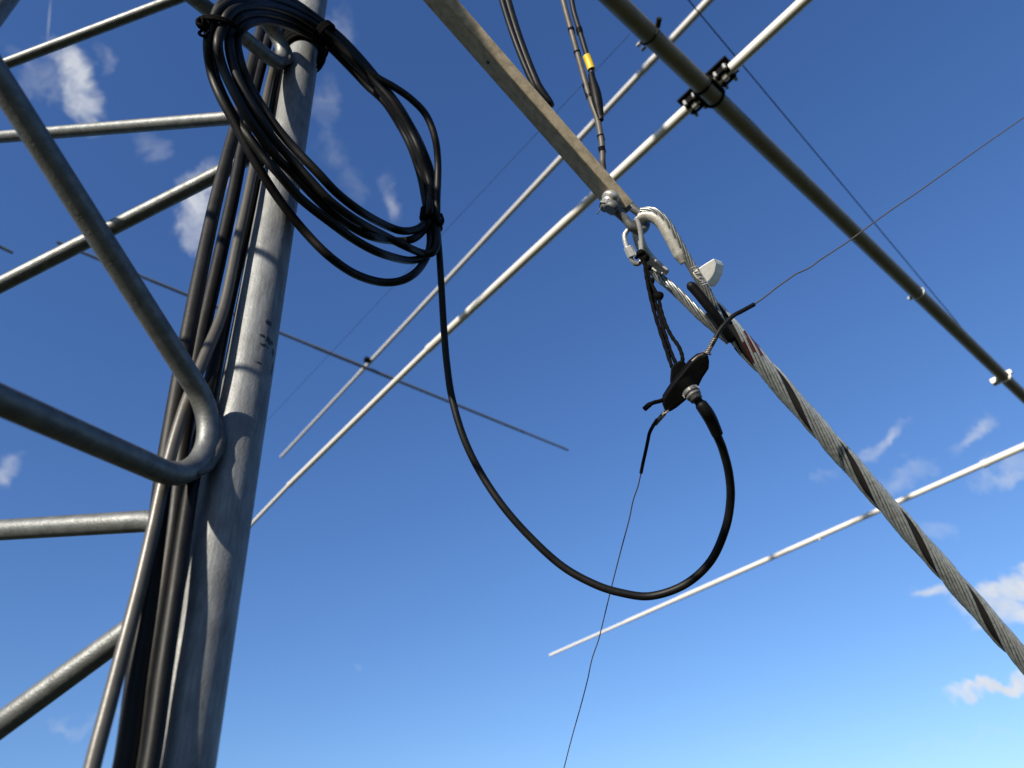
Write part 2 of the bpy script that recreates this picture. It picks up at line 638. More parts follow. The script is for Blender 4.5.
vcable([(258, 40, .468), (238, 118, .466), (218, 192, .464), (203, 260, .462), (189, 330, .462), (178, 390, .464), (166, 460, .466), (158, 520, .468), (148, 600, .470), (136, 680, .47), (124, 768, .47)],
       .0060, DULL, 'thick dull black cable, outermost of the run beside the upper tower leg')
vcable([(268, 40, .49), (250, 110, .49), (234, 192, .49), (218, 265, .49), (202, 335, .49), (190, 400, .49), (182, 460, .49), (174, 530, .49), (162, 610, .49), (150, 690, .49), (140, 768, .49)],
       .0062, BLACK, 'thick black cable hidden in the middle of the run beside the tower leg')
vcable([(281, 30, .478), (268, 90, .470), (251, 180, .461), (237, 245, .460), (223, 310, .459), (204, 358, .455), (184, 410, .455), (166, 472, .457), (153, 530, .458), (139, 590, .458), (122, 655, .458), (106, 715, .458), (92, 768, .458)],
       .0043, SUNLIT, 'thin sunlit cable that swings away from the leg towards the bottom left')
vcable([(278, 60, .482), (262, 150, .482), (238, 260, .480), (220, 340, .476), (206, 400, .470), (197, 450, .466), (186, 520, .459), (176, 590, .4535), (164, 670, .453), (150, 768, .453)],
       .0050, BLACK, 'thick black cable pressed against the left side of the tower leg')
vcable([(286, 60, .50), (272, 120, .50), (252, 210, .50), (232, 290, .50), (214, 380, .50), (203, 450, .50), (194, 520, .50), (180, 600, .50), (168, 680, .50), (156, 768, .50)],
       .0052, BLACK, 'thin black cable between the tower leg and the thick cable beside it')

# ------------------------------------------------------------------ the coil of cable and its hanging loop
ZC = [(210, 40, .645), (214, 18, .65), (225, 5, .66), (245, 2, .685), (262, 5, .72), (280, 12, .785), (300, 22, .835), (325, 38, .848), (350, 60, .853), (375, 80, .858), (410, 125, .86),
      (432, 180, .86), (432, 225, .84), (425, 250, .81), (403, 232, .775), (405, 255, .765), (400, 278, .745), (370, 255, .70), (355, 272, .70), (360, 230, .695), (330, 215, .67), (330, 245, .67), (300, 200, .66),
      (300, 165, .66), (270, 165, .65), (245, 130, .645), (225, 100, .645), (240, 60, .65), (238, 30, .665), (300, -20, .85), (275, -25, .80)]


def zc(x, y):
    a = b = 0
    for (px, py, z) in ZC:
        w = 1 / ((px - x) ** 2 + (py - y) ** 2 + 90) ** 2
        a += w * z
        b += w
    return a / b


loops = [
    # the strand that leaves for the insulator, followed backwards over the top
    [(437, 225, 0), (437, 200, 0), (438, 165, 0), (435, 138, 0), (426, 115, 0), (411, 99, 0), (394, 87, 0), (375, 76, 0), (352, 58, 0), (330, 37, 0), (302, 17, 0), (278, 6, 0), (254, 1, 0), (236, 1, 0), (222, 8, 0), (213, 20, 0)],
    [(209, 32, .0), (208, 50, 0), (212, 75, 0), (221, 98, 0), (234, 122, 0), (257, 165, .0), (281, 202, 0), (306, 233, 0), (330, 257, 0), (355, 274, 0), (380, 282, 0), (400, 281, 0), (415, 273, 0), (425, 260, 0), (430, 245, 0.0),
     (429, 225, .01), (425, 200, .01), (420, 175, .01), (411, 148, .01), (401, 128, .01), (385, 103, .01), (367, 86, .01), (346, 64, .01), (325, 44, .01), (299, 30, .01), (275, 22, .01), (257, 21, .01), (244, 27, .01)],
    [(237, 40, .012), (241, 64, .012), (250, 86, .01), (263, 108, .008), (277, 128, .006), (294, 148, .004), (317, 172, .002), (338, 194, 0), (363, 213, 0), (387, 226, 0), (403, 231, 0), (417, 229, 0), (426, 221, 0),
     (430, 208, 0), (428, 188, .004), (423, 168, .004), (415, 147, .004), (406, 129, .004), (390, 103, .004), (371, 82, .004), (350, 60, .004), (329, 40, .004), (300, 24, .004), (278, 15, .004), (257, 12, .004), (241, 17, .004), (232, 28, .004)],
    [(229, 45, 0), (234, 68, 0), (244, 92, 0), (257, 115, 0), (272, 137, 0), (290, 158, 0), (309, 179, 0), (330, 201, -.004), (357, 221, -.008), (387, 237, -.012), (407, 247, -.014), (422, 253, -.014), (432, 253, -.012), (437, 243, -.008),
     (436, 225, 0), (432, 197, 0), (427, 174, 0), (419, 150, 0), (410, 131, 0), (394, 104, 0), (374, 81, 0), (353, 58, 0), (332, 38, 0), (303, 18, -.004), (280, 8, -.004), (257, 4, -.004), (240, 7, -.004), (228, 15, -.004), (222, 29, -.004)],
    [(218, 45, -.006), (223, 68, -.006), (235, 94, -.006), (249, 119, -.006), (264, 141, -.004), (279, 160, 0), (293, 174, .004), (313, 195, .006), (333, 214, .008), (352, 227, .008), (373, 237, .008), (397, 241, .008), (413, 239, .006), (423, 231, .004),
     (431, 218, .0), (433, 198, .006), (430, 176, .006), (422, 152, .006), (414, 133, .006), (398, 105, .006), (378, 81, .006), (356, 57, .006), (335, 36, .006), (304, 13, .004), (281, 1, .004), (255, -5, .004), (235, -4, .004), (222, 4, .004), (215, 16, .004), (212, 30, .004)],
    [(210, 46, .008), (215, 75, .008), (226, 102, .006), (239, 124, .004), (251, 140, .0), (263, 156, -.004), (279, 174, -.006), (300, 198, -.006), (330, 222, -.006), (355, 240, -.004), (380, 253, -.002), (405, 260, 0), (419, 259, 0), (429, 252, 0),
     (434, 240, .008), (434, 220, .008), (434, 196, .008), (431, 172, .008), (424, 152, .008), (415, 133, .008), (399, 106, .008), (379, 80, .008), (357, 54, .01), (336, 33, .01), (306, 10, .012), (284, -6, .012), (270, -30, .012), (262, -70, .02)],
]
CR = .0044
coil = thing('coiled_cable', 'coil of spare black cable tied to the tower leg, one end looping to the insulator', 'cable', P(330, 250, .72))
pts = []
for lp in loops:
    for (x, y, dzz) in lp:
        pts.append(P(x, y, zc(x, y) + dzz))
mb = MB()
mb.tube(smooth(pts, 6), CR, 14)
mb.build('coil', BLACK, coil)
tail = [P(437, 225, zc(437, 225))] + [P(x, y, z) for (x, y, z) in (
    (439, 250, .82), (441, 280, .805), (444, 330, .79), (447, 365, .775), (452, 398, .76), (463, 436, .745), (479, 470, .735), (502, 505, .72), (530, 537, .71), (562, 566, .70), (594, 584, .69),
    (622, 593, .685), (651, 596, .68), (684, 585, .672), (710, 562, .665), (725, 530, .657), (730.5, 500, .65), (729, 474, .64), (723, 450, .63), (717, 435, .622), (713, 424, .617))]
ts = smooth(tail, 10)
mb = MB()
mb.tube(ts, .0039, 16)
mb.build('hanging_loop', BLACK, coil)
# shrink sleeve on the end of the loop, then the plug
sl = smooth([P(717.5, 434.5, .621), P(711, 420, .616), (P(705, 410, .612)), P(696.5, 399, .614)], 6)
mb = MB()
mb.tube(sl, [.0050 + .0008 * math.sin(math.pi * i / (len(sl) - 1)) - (.0012 if i > len(sl) - 4 else 0) for i in range(len(sl))], 18)
mb.build('shrink_sleeve', TAPE, coil)
pa, pb = P(697, 400, .610), P(683.5, 381.5, .622)
ax = (pb - pa).normalized()
mb = MB()
prof = [(0, .004), (.0005, .0056), (.004, .0058), (.0042, .0066), (.0062, .0069), (.0064, .0062), (.0074, .0062), (.0076, .0072), (.0115, .0073), (.0117, .0066), (.0135, .0066), (.0137, .0072), (.018, .0072), (.0182, .006), (.022, .006)]
mb.tube([pa + ax * a for a, _ in prof], [r for _, r in prof], 24)
pl = mb.build('plug', ZINC, coil)
mb = MB()
for k in range(16):
    w = 2 * math.pi * k / 16
    a = ax.orthogonal().normalized()
    b = ax.cross(a)
    dirv = a * math.cos(w) + b * math.sin(w)
    mb.box(pa + ax * .0095 + dirv * .0073, ax * .0017, dirv * .0004, ax.cross(dirv) * .0006)
mb.build('knurling', ZINC, pl)


def ring(mb, c, axis, r, rad, n=28, squash=1.0, a=None):
    axis = axis.normalized()
    a = (a or axis.orthogonal()).normalized()
    a = (a - a.dot(axis) * axis).normalized()
    b = axis.cross(a)
    mb.tube([c + (a * math.cos(2 * math.pi * k / n) * r + b * math.sin(2 * math.pi * k / n) * r * squash) for k in range(n)], rad, 8, closed=True)


# ties: upper left, right, and the lashing on the leg
ct = P(220, 27, .656)
mb = MB()
axc = (P(216, 45, .65) - P(222, 8, .66)).normalized()
sidev = (P(240, 29, .66) - P(205, 26, .648)).normalized()
for k in range(3):
    ring(mb, ct + axc * (.0016 * (k - 1)), axc, .0170, .0014, 32, .66, sidev)
for k in range(5):
    c0 = P(203 + random.uniform(-2, 2), 26 + random.uniform(-4, 5), .643)
    ring(mb, c0, Vector((random.uniform(-1, 1), random.uniform(-1, 1), random.uniform(-1, 1))), .0043, .0016, 12)
mb.tube(smooth([P(206, 28, .643), P(199, 33, .641), P(204, 36, .64), P(209, 31, .643)], 5), .0014, 8)
mb.build('cable_tie', CORD, coil)
mb = MB()
axr = (P(436, 190, .85) - P(429, 235, .84)).normalized()
sr = (P(445, 222, .85) - P(420, 222, .83)).normalized()
for k in range(4):
    ring(mb, P(431, 223 - 2.2 * k, .845 + .002 * k), axr + sr * (.5 + .12 * k), .0145, .0017, 28, .9, sr)
mb.tube(smooth([P(424, 233, .825), P(420, 228, .825), P(424, 219, .828), P(431, 214, .83)], 6), .0018, 8)
mb.tube(smooth([P(441, 214, .845), P(443, 221, .84), P(440, 226, .835), P(436, 220, .83)], 6), .0018, 8)
mb.build('cable_tie', CORD, coil)

lash = thing('lashing_cord', 'black cord wound round the tower leg to hold the coil of cable', 'cord', V(304, 46, D1))
mb = MB()
zlo = V(303, 56, D1).z
c0 = Vector((L1.x, L1.y, 0))
hel = []
for i in range(200):
    w = 2 * math.pi * i / 25
    hel.append(c0 + Vector(((LEG_R + .0026 + .0012 * (i % 37 > 20)) * math.cos(w), (LEG_R + .0026) * math.sin(w), zlo + .066 * i / 199 - .002 * math.sin(i * .5))))
mb.tube(hel, .0040, 8)
for k in range(6):
    ring(mb, c0 + UP * (zlo + .010 + .0095 * k), Vector((random.uniform(-.12, .12), random.uniform(-.12, .12), 1)), LEG_R + .0045, .0042, 32)
mb.build('winding', CORD, lash)
mb = MB()
mb.tube(smooth([P(322, 48, .84), P(325, 53, .835), P(323, 60, .835), P(319, 66, .84), P(318, 58, .845), P(321, 49, .85)], 6), .0019, 8)
mb.tube(smooth([P(326, 47, .82), P(327, 53, .82), P(322, 61, .825), P(317, 68, .83)], 6), .0017, 8)
mb.build('loose_end', CORD, lash)
mb = MB()
axt = (P(334, 44, .843) - P(312, 24, .838)).normalized()
for k in range(4):
    ring(mb, P(322 + k * 1.3, 32.5 + k * 1.1, .842), axt, .0185, .0016, 28, .8)
mb.build('tie_loop', CORD, lash)

# ------------------------------------------------------------------ the steel arm and what hangs on it
bw, bh = .0310, .0126
end = P(605.76, 197, .7666)
bd = (end - P(432.58, 0, .7035)).normalized()      # the arm slopes down away from the tower
_n0 = bd.cross(UP).normalized()
_u0 = _n0.cross(bd)
bn = _n0 * math.cos(-.7316) + _u0 * math.sin(-.7316)  # to the right of the arm
bu = bn.cross(bd)
start = end - bd * 1.5
mb = MB()
prof = [start - bn * bw / 2, start + bn * bw / 2, start + bn * bw / 2 + bu * bh, start - bn * bw / 2 + bu * bh]
far_end = [p + bd * (1.5 + e_) for p, e_ in zip(prof, (.004, .022, .024, .006))]
mb.add(prof + far_end, [(0, 1, 2, 3), (7, 6, 5, 4), (0, 4, 5, 1), (1, 5, 6, 2), (2, 6, 7, 3), (3, 7, 4, 0)], False)
arm = thing('steel_arm', 'weathered flat steel arm reaching out from the tower to hold the guy wire', 'bracket', start)
ba = mb.build('bar', ARM, arm, .0012)
mb = MB()
lug = end + bu * .0065
mb.box(lug + bd * .008, bd * .020, bn * .009, bu * .0045)
mb.build('end_lug', ZINC, arm, .001)
mb = MB()
c = end - bd * .185 + bn * .0015 - bu * .0008
mb.tube([c - bu * .0012, c + bu * .003], .0018, 10)
mb.build('rivet', ZINC, arm)

# bolt shackle through the end of the arm
sh = thing('bow_shackle', 'galvanised shackle bolted through the end of the steel arm', 'shackle', P(637, 228, .76))
b0, b1 = P(617.5, 188, .762), P(597, 219, .748)
bx = (b1 - b0).normalized()
mb = MB()
prof = [(.0085, .003), (.0095, .005), (.010, .0068), (.012, .0088), (.0145, .0096), (.0178, .0097), (.018, .0070), (.0225, .0068)]
mb.tube([b0 + bx * a for a, _ in prof], [r for _, r in prof], 20)
mb.build('pin', BRIGHT, sh)
mb = MB()
hx = bx.orthogonal().normalized()
hy = bx.cross(hx)
nut = [b0 + bx * .0225 + (hx * math.cos(k * math.pi / 3) + hy * math.sin(k * math.pi / 3)) * .0078 for k in range(6)]
mb.prism(nut, bx * .006)
mb.tube([b0 + bx * .0285, b0 + bx * .032], .0046, 14)
for k in range(3):
    ring(mb, b0 + bx * (.0292 + .001 * k), bx, .0046, .0005, 16)
mb.tube([b0 + bx * .025 + hx * .009, b0 + bx * .028 + hx * .004, P(597.5, 214, .735)], .0007, 6)
mb.build('nut', ZINC, sh, .0005)
mb = MB()
bow = smooth([P(610, 205, .748), P(616, 211, .748), P(625, 219, .748), P(632, 227, .747), P(638, 231, .751), P(644, 229, .760), P(646, 222, .770), P(642, 215, .777), P(634, 209, .780), P(624, 200, .784)], 8)
mb.tube(bow, .0046, 16)
for p, d in ((P(612, 207.5, .747), bx),):
    mb.tube([p - d * .0042, p - d * .0038, p + d * .0038, p + d * .0042], [.007, .0082, .0082, .007], 18)
mb.build('bow', ZINC, sh)

# thimble: pear-shaped channel bent round the bow
th_path = smooth([P(683, 264, .742), P(677, 252, .743), P(669, 237, .744), P(661, 224, .746), P(651, 216.5, .750), (P(642, 217.5, .756)), P(637.5, 225, .762), P(639, 238, .766), P(645, 252, .768), P(655, 264, .766), P(668, 272, .76)], 8)
cen = sum(th_path, Vector()) / len(th_path)
tn = (P(660, 250, .75) - O).normalized()
tn = (tn + (P(668, 240, .75) - P(655, 252, .75)).normalized() * -0.75).normalized()


def channel(path, nrm, rad, th, arc=200, n=10):
    m = MB()
    M = len(path)
    rows = []
    for i in range(M):
        t = (path[min(i + 1, M - 1)] - path[max(i - 1, 0)]).normalized()
        nn = (nrm - nrm.dot(t) * t).normalized()
        out = t.cross(nn)
        if out.dot(path[i] - cen) < 0:
            out = -out
        taper = min(1, .55 + .45 * min(i, M - 1 - i) / 6)
        row = []
        for rr in (rad, rad - th):
            for k in range(n + 1):
                w = math.radians(-arc / 2 + arc * k / n)
                row.append(path[i] + out * (rad * .25) + (-out * math.cos(w) + nn * math.sin(w)) * rr * taper)
        rows.append(row)
    W2 = 2 * (n + 1)
    v = [p for r_ in rows for p in r_]
    f = []
    for i in range(M - 1):
        for k in range(n):
            f.append((i * W2 + k, i * W2 + k + 1, (i + 1) * W2 + k + 1, (i + 1) * W2 + k))
            a = n + 1 + k
            f.append((i * W2 + a + 1, i * W2 + a, (i + 1) * W2 + a, (i + 1) * W2 + a + 1))
        for a, b in ((0, n + 1), (n, 2 * n + 1)):
            f.append((i * W2 + a, (i + 1) * W2 + a, (i + 1) * W2 + b, i * W2 + b))
    for i in (0, M - 1):
        for k in range(n):
            f.append((i * W2 + k, i * W2 + k + 1, i * W2 + n + 2 + k, i * W2 + n + 1 + k))
    m.add(v, f)
    return m


thim = channel(th_path, tn, .0068, .0014).build('thimble', THIM)
tag(thim, 'cream zinc-coated thimble hooked on the shackle with the guy wire in its groove', 'thimble')

# guy wire
guy = thing('guy_wire', 'twisted steel guy wire running from the thimble down to the right', 'guy wire', P(705, 300, .74))
ga, gb = P(712, 308, .738), P(1024, 660, .715)
gd = (gb - ga).normalized()
glen = .86
g1 = gd.orthogonal().normalized()
g2 = gd.cross(g1)
mb = MB()
mb.tube([ga, ga + gd * glen], .0074, 20)
mb.build('core', CORE, guy)
mb = MB()
GN, pitch = 18, .19
SIGN = 1
red = MB()
ph0 = 2.2
for k in range(GN):
    if k in (7, 8, 16, 17):
        continue
    line, rl = [], []
    mstep = 110
    for i in range(mstep + 1):
        s_ = glen * i / mstep
        if k in (7, 13) and s_ < .01:
            continue
        w = ph0 + 2 * math.pi * k / GN + SIGN * 2 * math.pi * s_ / pitch
        line.append(ga + gd * s_ + (g1 * math.cos(w) + g2 * math.sin(w)) * (.0088 + .0004 * math.sin(k * 5.1)))
    mb.tube(line, .00135, 8)
    if k % 2 == 0:
        i0 = 5 + (k // 2) % 2
        red.tube([p + (p - (ga + gd * ((p - ga).dot(gd)))).normalized() * .0004 for p in line[i0:i0 + 4]], .00135, 8)
mb.build('wire_wrap', STRAND, guy)
red.build('paint_mark', REDW, guy)
# plain strand carrying on to the anchor in the ground
ge = ga + gd * glen
tt = (ge.z - .05) / -gd.z
mb = MB()
mb.tube([ge - gd * .01, ge + gd * .02, ge + gd * tt], [.008, .0055, .0055], 12)
mb.build('strand', STRAND, guy)
# the two legs of the eye round the thimble
eye_r = smooth([P(641, 212, .754), P(653, 211.5, .748), P(665, 221, .744), P(674, 235, .742), P(682, 249, .741), P(689, 262, .740), P(697, 276, .739), P(706, 291, .738), P(716, 308, .738), P(728, 325, .739)], 8)
eye_l = smooth([P(652, 270, .776), P(660, 278, .772), P(671, 287, .762), P(686, 301, .755), P(700, 315, .748), P(714, 327, .744), P(730, 341, .742)], 8)


def lay(mb, path, n, rw, rc, pit, ph=0.):
    """wires laid round a curved path"""
    M = len(path)
    tl = [(path[min(i + 1, M - 1)] - path[max(i - 1, 0)]).normalized() for i in range(M)]
    a = tl[0].orthogonal().normalized()
    fr, dist = [], [0]
    for i in range(M):
        if i:
            a = tl[i - 1].rotation_difference(tl[i]) @ a
            dist.append(dist[-1] + (path[i] - path[i - 1]).length)
        a = (a - a.dot(tl[i]) * tl[i]).normalized()
        fr.append((a.copy(), tl[i].cross(a)))
    for k in range(n):
        ln = []
        for i in range(M):
            w = ph + 2 * math.pi * k / n + 2 * math.pi * dist[i] / pit
            ln.append(path[i] + (fr[i][0] * math.cos(w) + fr[i][1] * math.sin(w)) * rc)
        mb.tube(ln, rw, 6)


mb = MB()
lay(mb, eye_r, 9, .00125, .0036, .10)
mb.tube(eye_r, .0029, 8)
mb.build('eye_strand', EYEW, guy)
mb = MB()
lay(mb, eye_l, 9, .0013, .0040, .10)
mb.tube(eye_l, .0031, 8)
mb.build('eye_strand', EYEW, guy)
# taped tail of the strand
tp = smooth([P(688, 283, .726), P(695, 290, .724), P(704, 301, .722), P(714, 314, .722), P(724, 329, .726), P(732, 341, .731)], 6)
rr = [.0050] * len(tp)
rr[0], rr[1], rr[2] = .0018, .0038, .0047
rr[-1] = .003
mb = MB()
mb.tube(tp, rr, 16)
mb.build('taped_tail', TAPE, guy)
# white end cap with the cut wire ends beside it
mb = MB()
capp = [(691.5, 272.5), (703, 264.5), (713.5, 258), (716, 263), (714.5, 271), (711, 279), (706, 285), (700.5, 283.5), (696, 278.5)]
mb = MB()
cv = (P(704, 270, 1) - O).normalized()
mb.prism([P(x, y, .714 + .0004 * (x - 704)) for x, y in capp], (P(721, 263.5, .726) - P(712.5, 260.5, .714)))
cap = mb.build('end_cap', WHITEP, guy, .0028, 3)
mb = MB()
for k in range(9):
    a = Vector((random.uniform(-1, 1), random.uniform(-1, 1), random.uniform(-1, 1))) * .0012
    y0 = 268 + 2.2 * k
    x0 = 691.5 + 1.35 * k
    mb.tube([P(x0, y0, .709) + a, P(x0 + 5, y0 - 1 + random.uniform(-1, 2), .708) + a * .4, P(x0 + 9, y0 + 5, .712)], .0008, 6)
mb.build('wire_end', BRIGHT, cap)

# quick link under the shackle
ql = thing('quick_link', 'small bright quick link hanging from the shackle above the black cords', 'link', P(633, 250, .752))
mb = MB()
lk = [P(x, y, z) for (x, y, z) in ((627, 231, .752), (624.5, 236, .751), (626.5, 246, .749), (631, 258, .747), (636, 264, .747), (641, 261, .748), (641.5, 252, .750), (640, 240, .752), (636, 231, .754), (631, 228, .753))]
lk2 = smooth(lk + [lk[0], lk[1]], 6)
mb.tube(lk2[:-6], .0027, 12)
mb.build('link', BRIGHT, ql)
mb = MB()
q0, q1 = P(628, 247, .748), P(632.5, 257, .7465)
qx = (q1 - q0).normalized()
ha = qx.orthogonal().normalized()
hb = qx.cross(ha)
mb.prism([q0 + (ha * math.cos(k * math.pi / 3) + hb * math.sin(k * math.pi / 3)) * .0052 for k in range(6)], q1 - q0)
mb.build('nut', BRIGHT, ql, .0005)
# bright strap of the thimble side
mb = MB()
st = smooth([P(636, 218, .742), P(639, 225, .742), P(641, 235, .743), (P(642, 248, .744)), P(643, 256, .744)], 6)
mb.tube(st, [.0018 + .0009 * math.sin(math.pi * i / (len(st) - 1)) for i in range(len(st))], 10)
mb.build('hook', BRIGHT, ql)

# cords down to the insulator
cord = thing('support_cord', 'knotted black cords hanging from the quick link to the insulator', 'cord', P(676, 368, .645))
for ctrl in (
    [(636, 258, .742), (639, 256, .738), (644, 262, .735), (646, 275, .728), (650, 295, .715), (656, 318, .695), (664, 343, .668), (672, 367, .645)],
    [(640, 257, .744), (645, 264, .742), (649, 280, .733), (654, 298, .718), (659, 314, .700), (665, 334, .680), (671, 352, .664), (677, 366, .648)],
    [(645, 262, .735), (650, 280, .726), (658, 297, .712), (661, 310, .70), (666, 325, .686), (672, 337, .672), (679, 347, .660), (682.5, 358, .652), (681, 368, .648)],
):
    mb = MB()
    pp = smooth([P(*c) for c in ctrl], 6)
    mb.tube(pp, [.0019 + .00025 * math.sin(i * 2.1) for i in range(len(pp))], 8)
    mb.build('strand', CORD, cord)
mb = MB()
for (x, y, z, r) in ((641, 254, .738, .0048), (645, 258, .738, .0045), (651, 281, .726, .0036), (659, 296, .711, .0046), (648, 268, .733, .0036)):
    c = P(x, y, z)
    for k in range(4):
        ring(mb, c, Vector((random.uniform(-1, 1), random.uniform(-1, 1), random.uniform(-1, 1))), r * .62, r * .48, 12)
mb.build('knot', CORD, cord)

# ------------------------------------------------------------------ centre insulator
ZI = .625
ins = thing('wire_insulator', 'black moulded dipole insulator hanging on cords with a cable plugged in underneath', 'insulator', P(690, 385, ZI))
upv = (P(676, 350, .655) - P(686, 380, .64)).normalized()
bk = (P(688, 382, 1) - O).normalized()
face = [(708, 354), (709.5, 362), (709, 369), (703, 378), (698.5, 387), (692, 395), (685, 401.5), (677, 408), (670, 412.5), (665, 411.5), (662.5, 405), (663, 399), (668, 391), (674, 382.5), (682, 373), (690, 363), (698, 356.5)]
mb = MB()
mb.prism([P(x, y, ZI - .010 + .0002 * (y - 384)) for x, y in face], upv * .004 + bk * .016)
body = mb.build('body', PLAST, ins, .0022, 3)
mb = MB()
lugp = [(670.5, 392), (670, 380), (671, 367), (675, 363), (682, 359.5), (686, 363), (687, 370), (680, 384)]
mb.prism([P(x, y, ZI + .004) for x, y in lugp], bk * .010)
mb.build('cord_lug', PLAST, ins, .0015)
mb = MB()
sk0, sk1 = P(683, 380, ZI - .004), P(690, 390, ZI - .006)
mb.tube([sk0, sk0.lerp(sk1, .6), sk1], [.0098, .0092, .0084], 22)
mb.build('socket', PLAST, ins, .001)
for (x, y, ax2) in ((707, 353, 0), (665.5, 412, 1)):
    mb = MB()
    ring(mb, P(x, y, ZI - .002), Vector((.4, -.6, .5)) if ax2 == 0 else Vector((-.5, -.5, .6)), .0032, .0009, 18)
    mb.tube([P(x, y, ZI - .002) + Vector((0, 0, 0)), P(x - (6 if ax2 == 0 else -5), y + (6 if ax2 == 0 else -6), ZI)], .0018, 8)
    mb.build('eye', BARE, ins)
mb = MB()
sp = smooth([P(667, 398, .628), P(660, 401, .622), P(654, 402.5, .618), P(649, 405, .615), P(644.5, 409, .613)], 6)
mb.tube(sp, [.0019] * (len(sp) - 8) + [.0024] * 8, 10)
mb.build('cord_stub', CORD, ins)
mb = MB()
mb.tube(smooth([P(692, 361.5, ZI - .013), P(697, 357.2, ZI - .013), P(703, 354.3, ZI - .012)], 5), .0012, 8)
mb.build('lit_edge', COPPER, ins)  # brown bead standing in for sunlight along the upper edge of the body


def wire_thing(label, base, segs):
    w = thing('antenna_wire', label, 'wire', base, 'wires of the dipole')
    for (nm, ctrl, r, m) in segs:
        mb = MB()
        pp = smooth([P(*c) for c in ctrl], 6)
        mb.tube(pp, r, 8)
        mb.build(nm, m, w)
    return w


def twist(mb, a, b, n=6, r=.0022, rw=.0011):
    d = (b - a)
    x = d.orthogonal().normalized()
    y = d.normalized().cross(x)
    for ph in (0, math.pi):
        mb.tube([a + d * (i / (n * 8)) + (x * math.cos(2 * math.pi * i / 8 + ph) + y * math.sin(2 * math.pi * i / 8 + ph)) * r * .6 for i in range(n * 8 + 1)], rw, 6)


ww = wire_thing('thin wire leaving the insulator to the upper right past the guy wire', P(707, 353, .622), [
    ('sleeve', [(711, 346, .622), (715, 339, .623), (719, 331.5, .625), (725, 324, .627), (733, 316, .63), (743, 310.5, .634), (754, 304.5, .638)], .0021, BLACK),
    ('wire', [(752, 305.5, .637), (760, 300.5, .642), (768, 294.5, .648), (778, 286.5, .655), (788, 279.5, .66), (796, 274, .665), (802, 271.3, .668), (810, 267.5, .674), (820, 260, .68), (830, 253.5, .687), (843, 245, .697), (855, 236.5, .705), (878, 219.5, .722), (900, 204, .74), (918, 192, .755), (970, 155, .80), (1024, 117.5, .85), (1180, 10, 1.02), (1400, -140, 1.4)], .00075, COPPER)])
mb = MB()
twist(mb, P(707.5, 352.5, .622), P(715, 338, .623), 4)
mb.build('splice', BARE, ww)
ww = wire_thing('thin wire hanging from the insulator straight down past the loop of cable', P(665, 412, .622), [
    ('sleeve', [(657.5, 419, .624), (653, 426, .626), (649.5, 433, .63), (648, 440, .634), (645.5, 452, .64), (643, 463, .645), (641, 473, .65)], .0017, BLACK),
    ('wire', [(641.2, 472, .65), (638, 486, .657), (633, 501, .665), (629, 520, .675), (621, 550, .69), (612, 585, .71), (603, 622, .73), (598.5, 640, .74), (592, 659, .75), (587.5, 680, .76), (581, 705, .775), (572, 737, .795), (564, 768, .815), (548, 830, .86), (525, 930, .95)], .00062, COPPER)])
mb = MB()
twist(mb, P(664.5, 413, .622), P(655, 424, .626), 4, .002)
mb.build('splice', BARE, ww)

# ------------------------------------------------------------------ lower beam antenna
HA = 1.5
yagi = thing('beam_antenna', 'large beam antenna with a dark boom close overhead and white elements', 'antenna', H(709, 92, HA))


def taper_tube(mb, ends, n=18):
    """ends: list of (pixel, radius) at height h: stepped telescoping tube"""
    for (p, q, r) in ends:
        mb.tube([p, q], r, n)


p_b0, p_b1 = H(590, -22.9, HA), H(1034, 406.3, HA)
bdir = (p_b1 - p_b0).normalized()
mb = MB()
BR = .0208
mb.tube([p_b0 - bdir * 1.2, p_b0, p_b0.lerp(p_b1, .5), p_b1, p_b1 + bdir * 1.6], [BR] * 5, 28)
mb.build('boom', BOOM, yagi)
# first element, above the boom
eh = HA + .035
e0 = H(709, 89, eh)
EP = [H(x, y, eh) for (x, y) in ((428, 349.5), (288.8, 485.3), (245, 531))]
ed = (EP[0] - e0).normalized()
lens = [(p - e0).length for p in EP]
e2 = (EP[2] - EP[1]).normalized()
mb = MB()
taper_tube(mb, [(e0 - ed * .42, EP[0], .0128), (EP[0] - ed * .02, EP[1], .0106), (EP[1] - e2 * .02, EP[1] + e2 * 1.5, .0084), (e0 - ed * .40, e0 - ed * 1.5, .0115)])
el1 = mb.build('element', ALU, yagi)
for k in (0, 1):
    mb = MB()
    c = EP[k] - ed * .012
    mb.tube([c - ed * .008, c + ed * .008], [.0136, .0115][k], 16)
    mb.build('tube_clamp', ALU, el1)
mb = MB()
pn = UP
mb.box(e0 + UP * .0135, ed * .072, bdir * .029, UP * .003)
mb.build('mounting_plate', PLAST, el1, .001)
for sx in (-1, 1):
    mb = MB()
    mb.box(e0 + ed * .045 * sx - UP * .002, ed * .019, bdir * .021, UP * .010)
    mb.build('saddle', PLAST, el1, .003)
for sx in (-.058, -.032, .032, .058):
    for sy in (-.022, .022):
        mb = MB()
        c = e0 + ed * sx + bdir * sy
        mb.tube([c - UP * .016, c + UP * .0], .0042, 10)
        mb.build('bolt', BRIGHT, el1)
for sx in (-.045, .045):
    mb = MB()
    mb.tube([e0 + ed * (sx - .006) - UP * .010, e0 + ed * (sx + .006) - UP * .010], .0095, 14)
    mb.build('element_sleeve', ALU, el1)
mb = MB()
for s_ in (-.026, .026):
    ring(mb, H(709, 92, HA) + bdir * s_, bdir, BR + .002, .0035, 26)
mb.box(H(709, 92, HA), bdir * .026, ed * (BR + .006), UP * .008)
mb.build('boom_clamp', PLAST, yagi)
# outer element at the far end of the boom
q0, q1 = H(550, 655.2, eh), H(1024, 446.3, eh)
od = (q1 - q0).normalized()


def along(x, y):
    return (H(x, y, eh) - q0).dot(od)


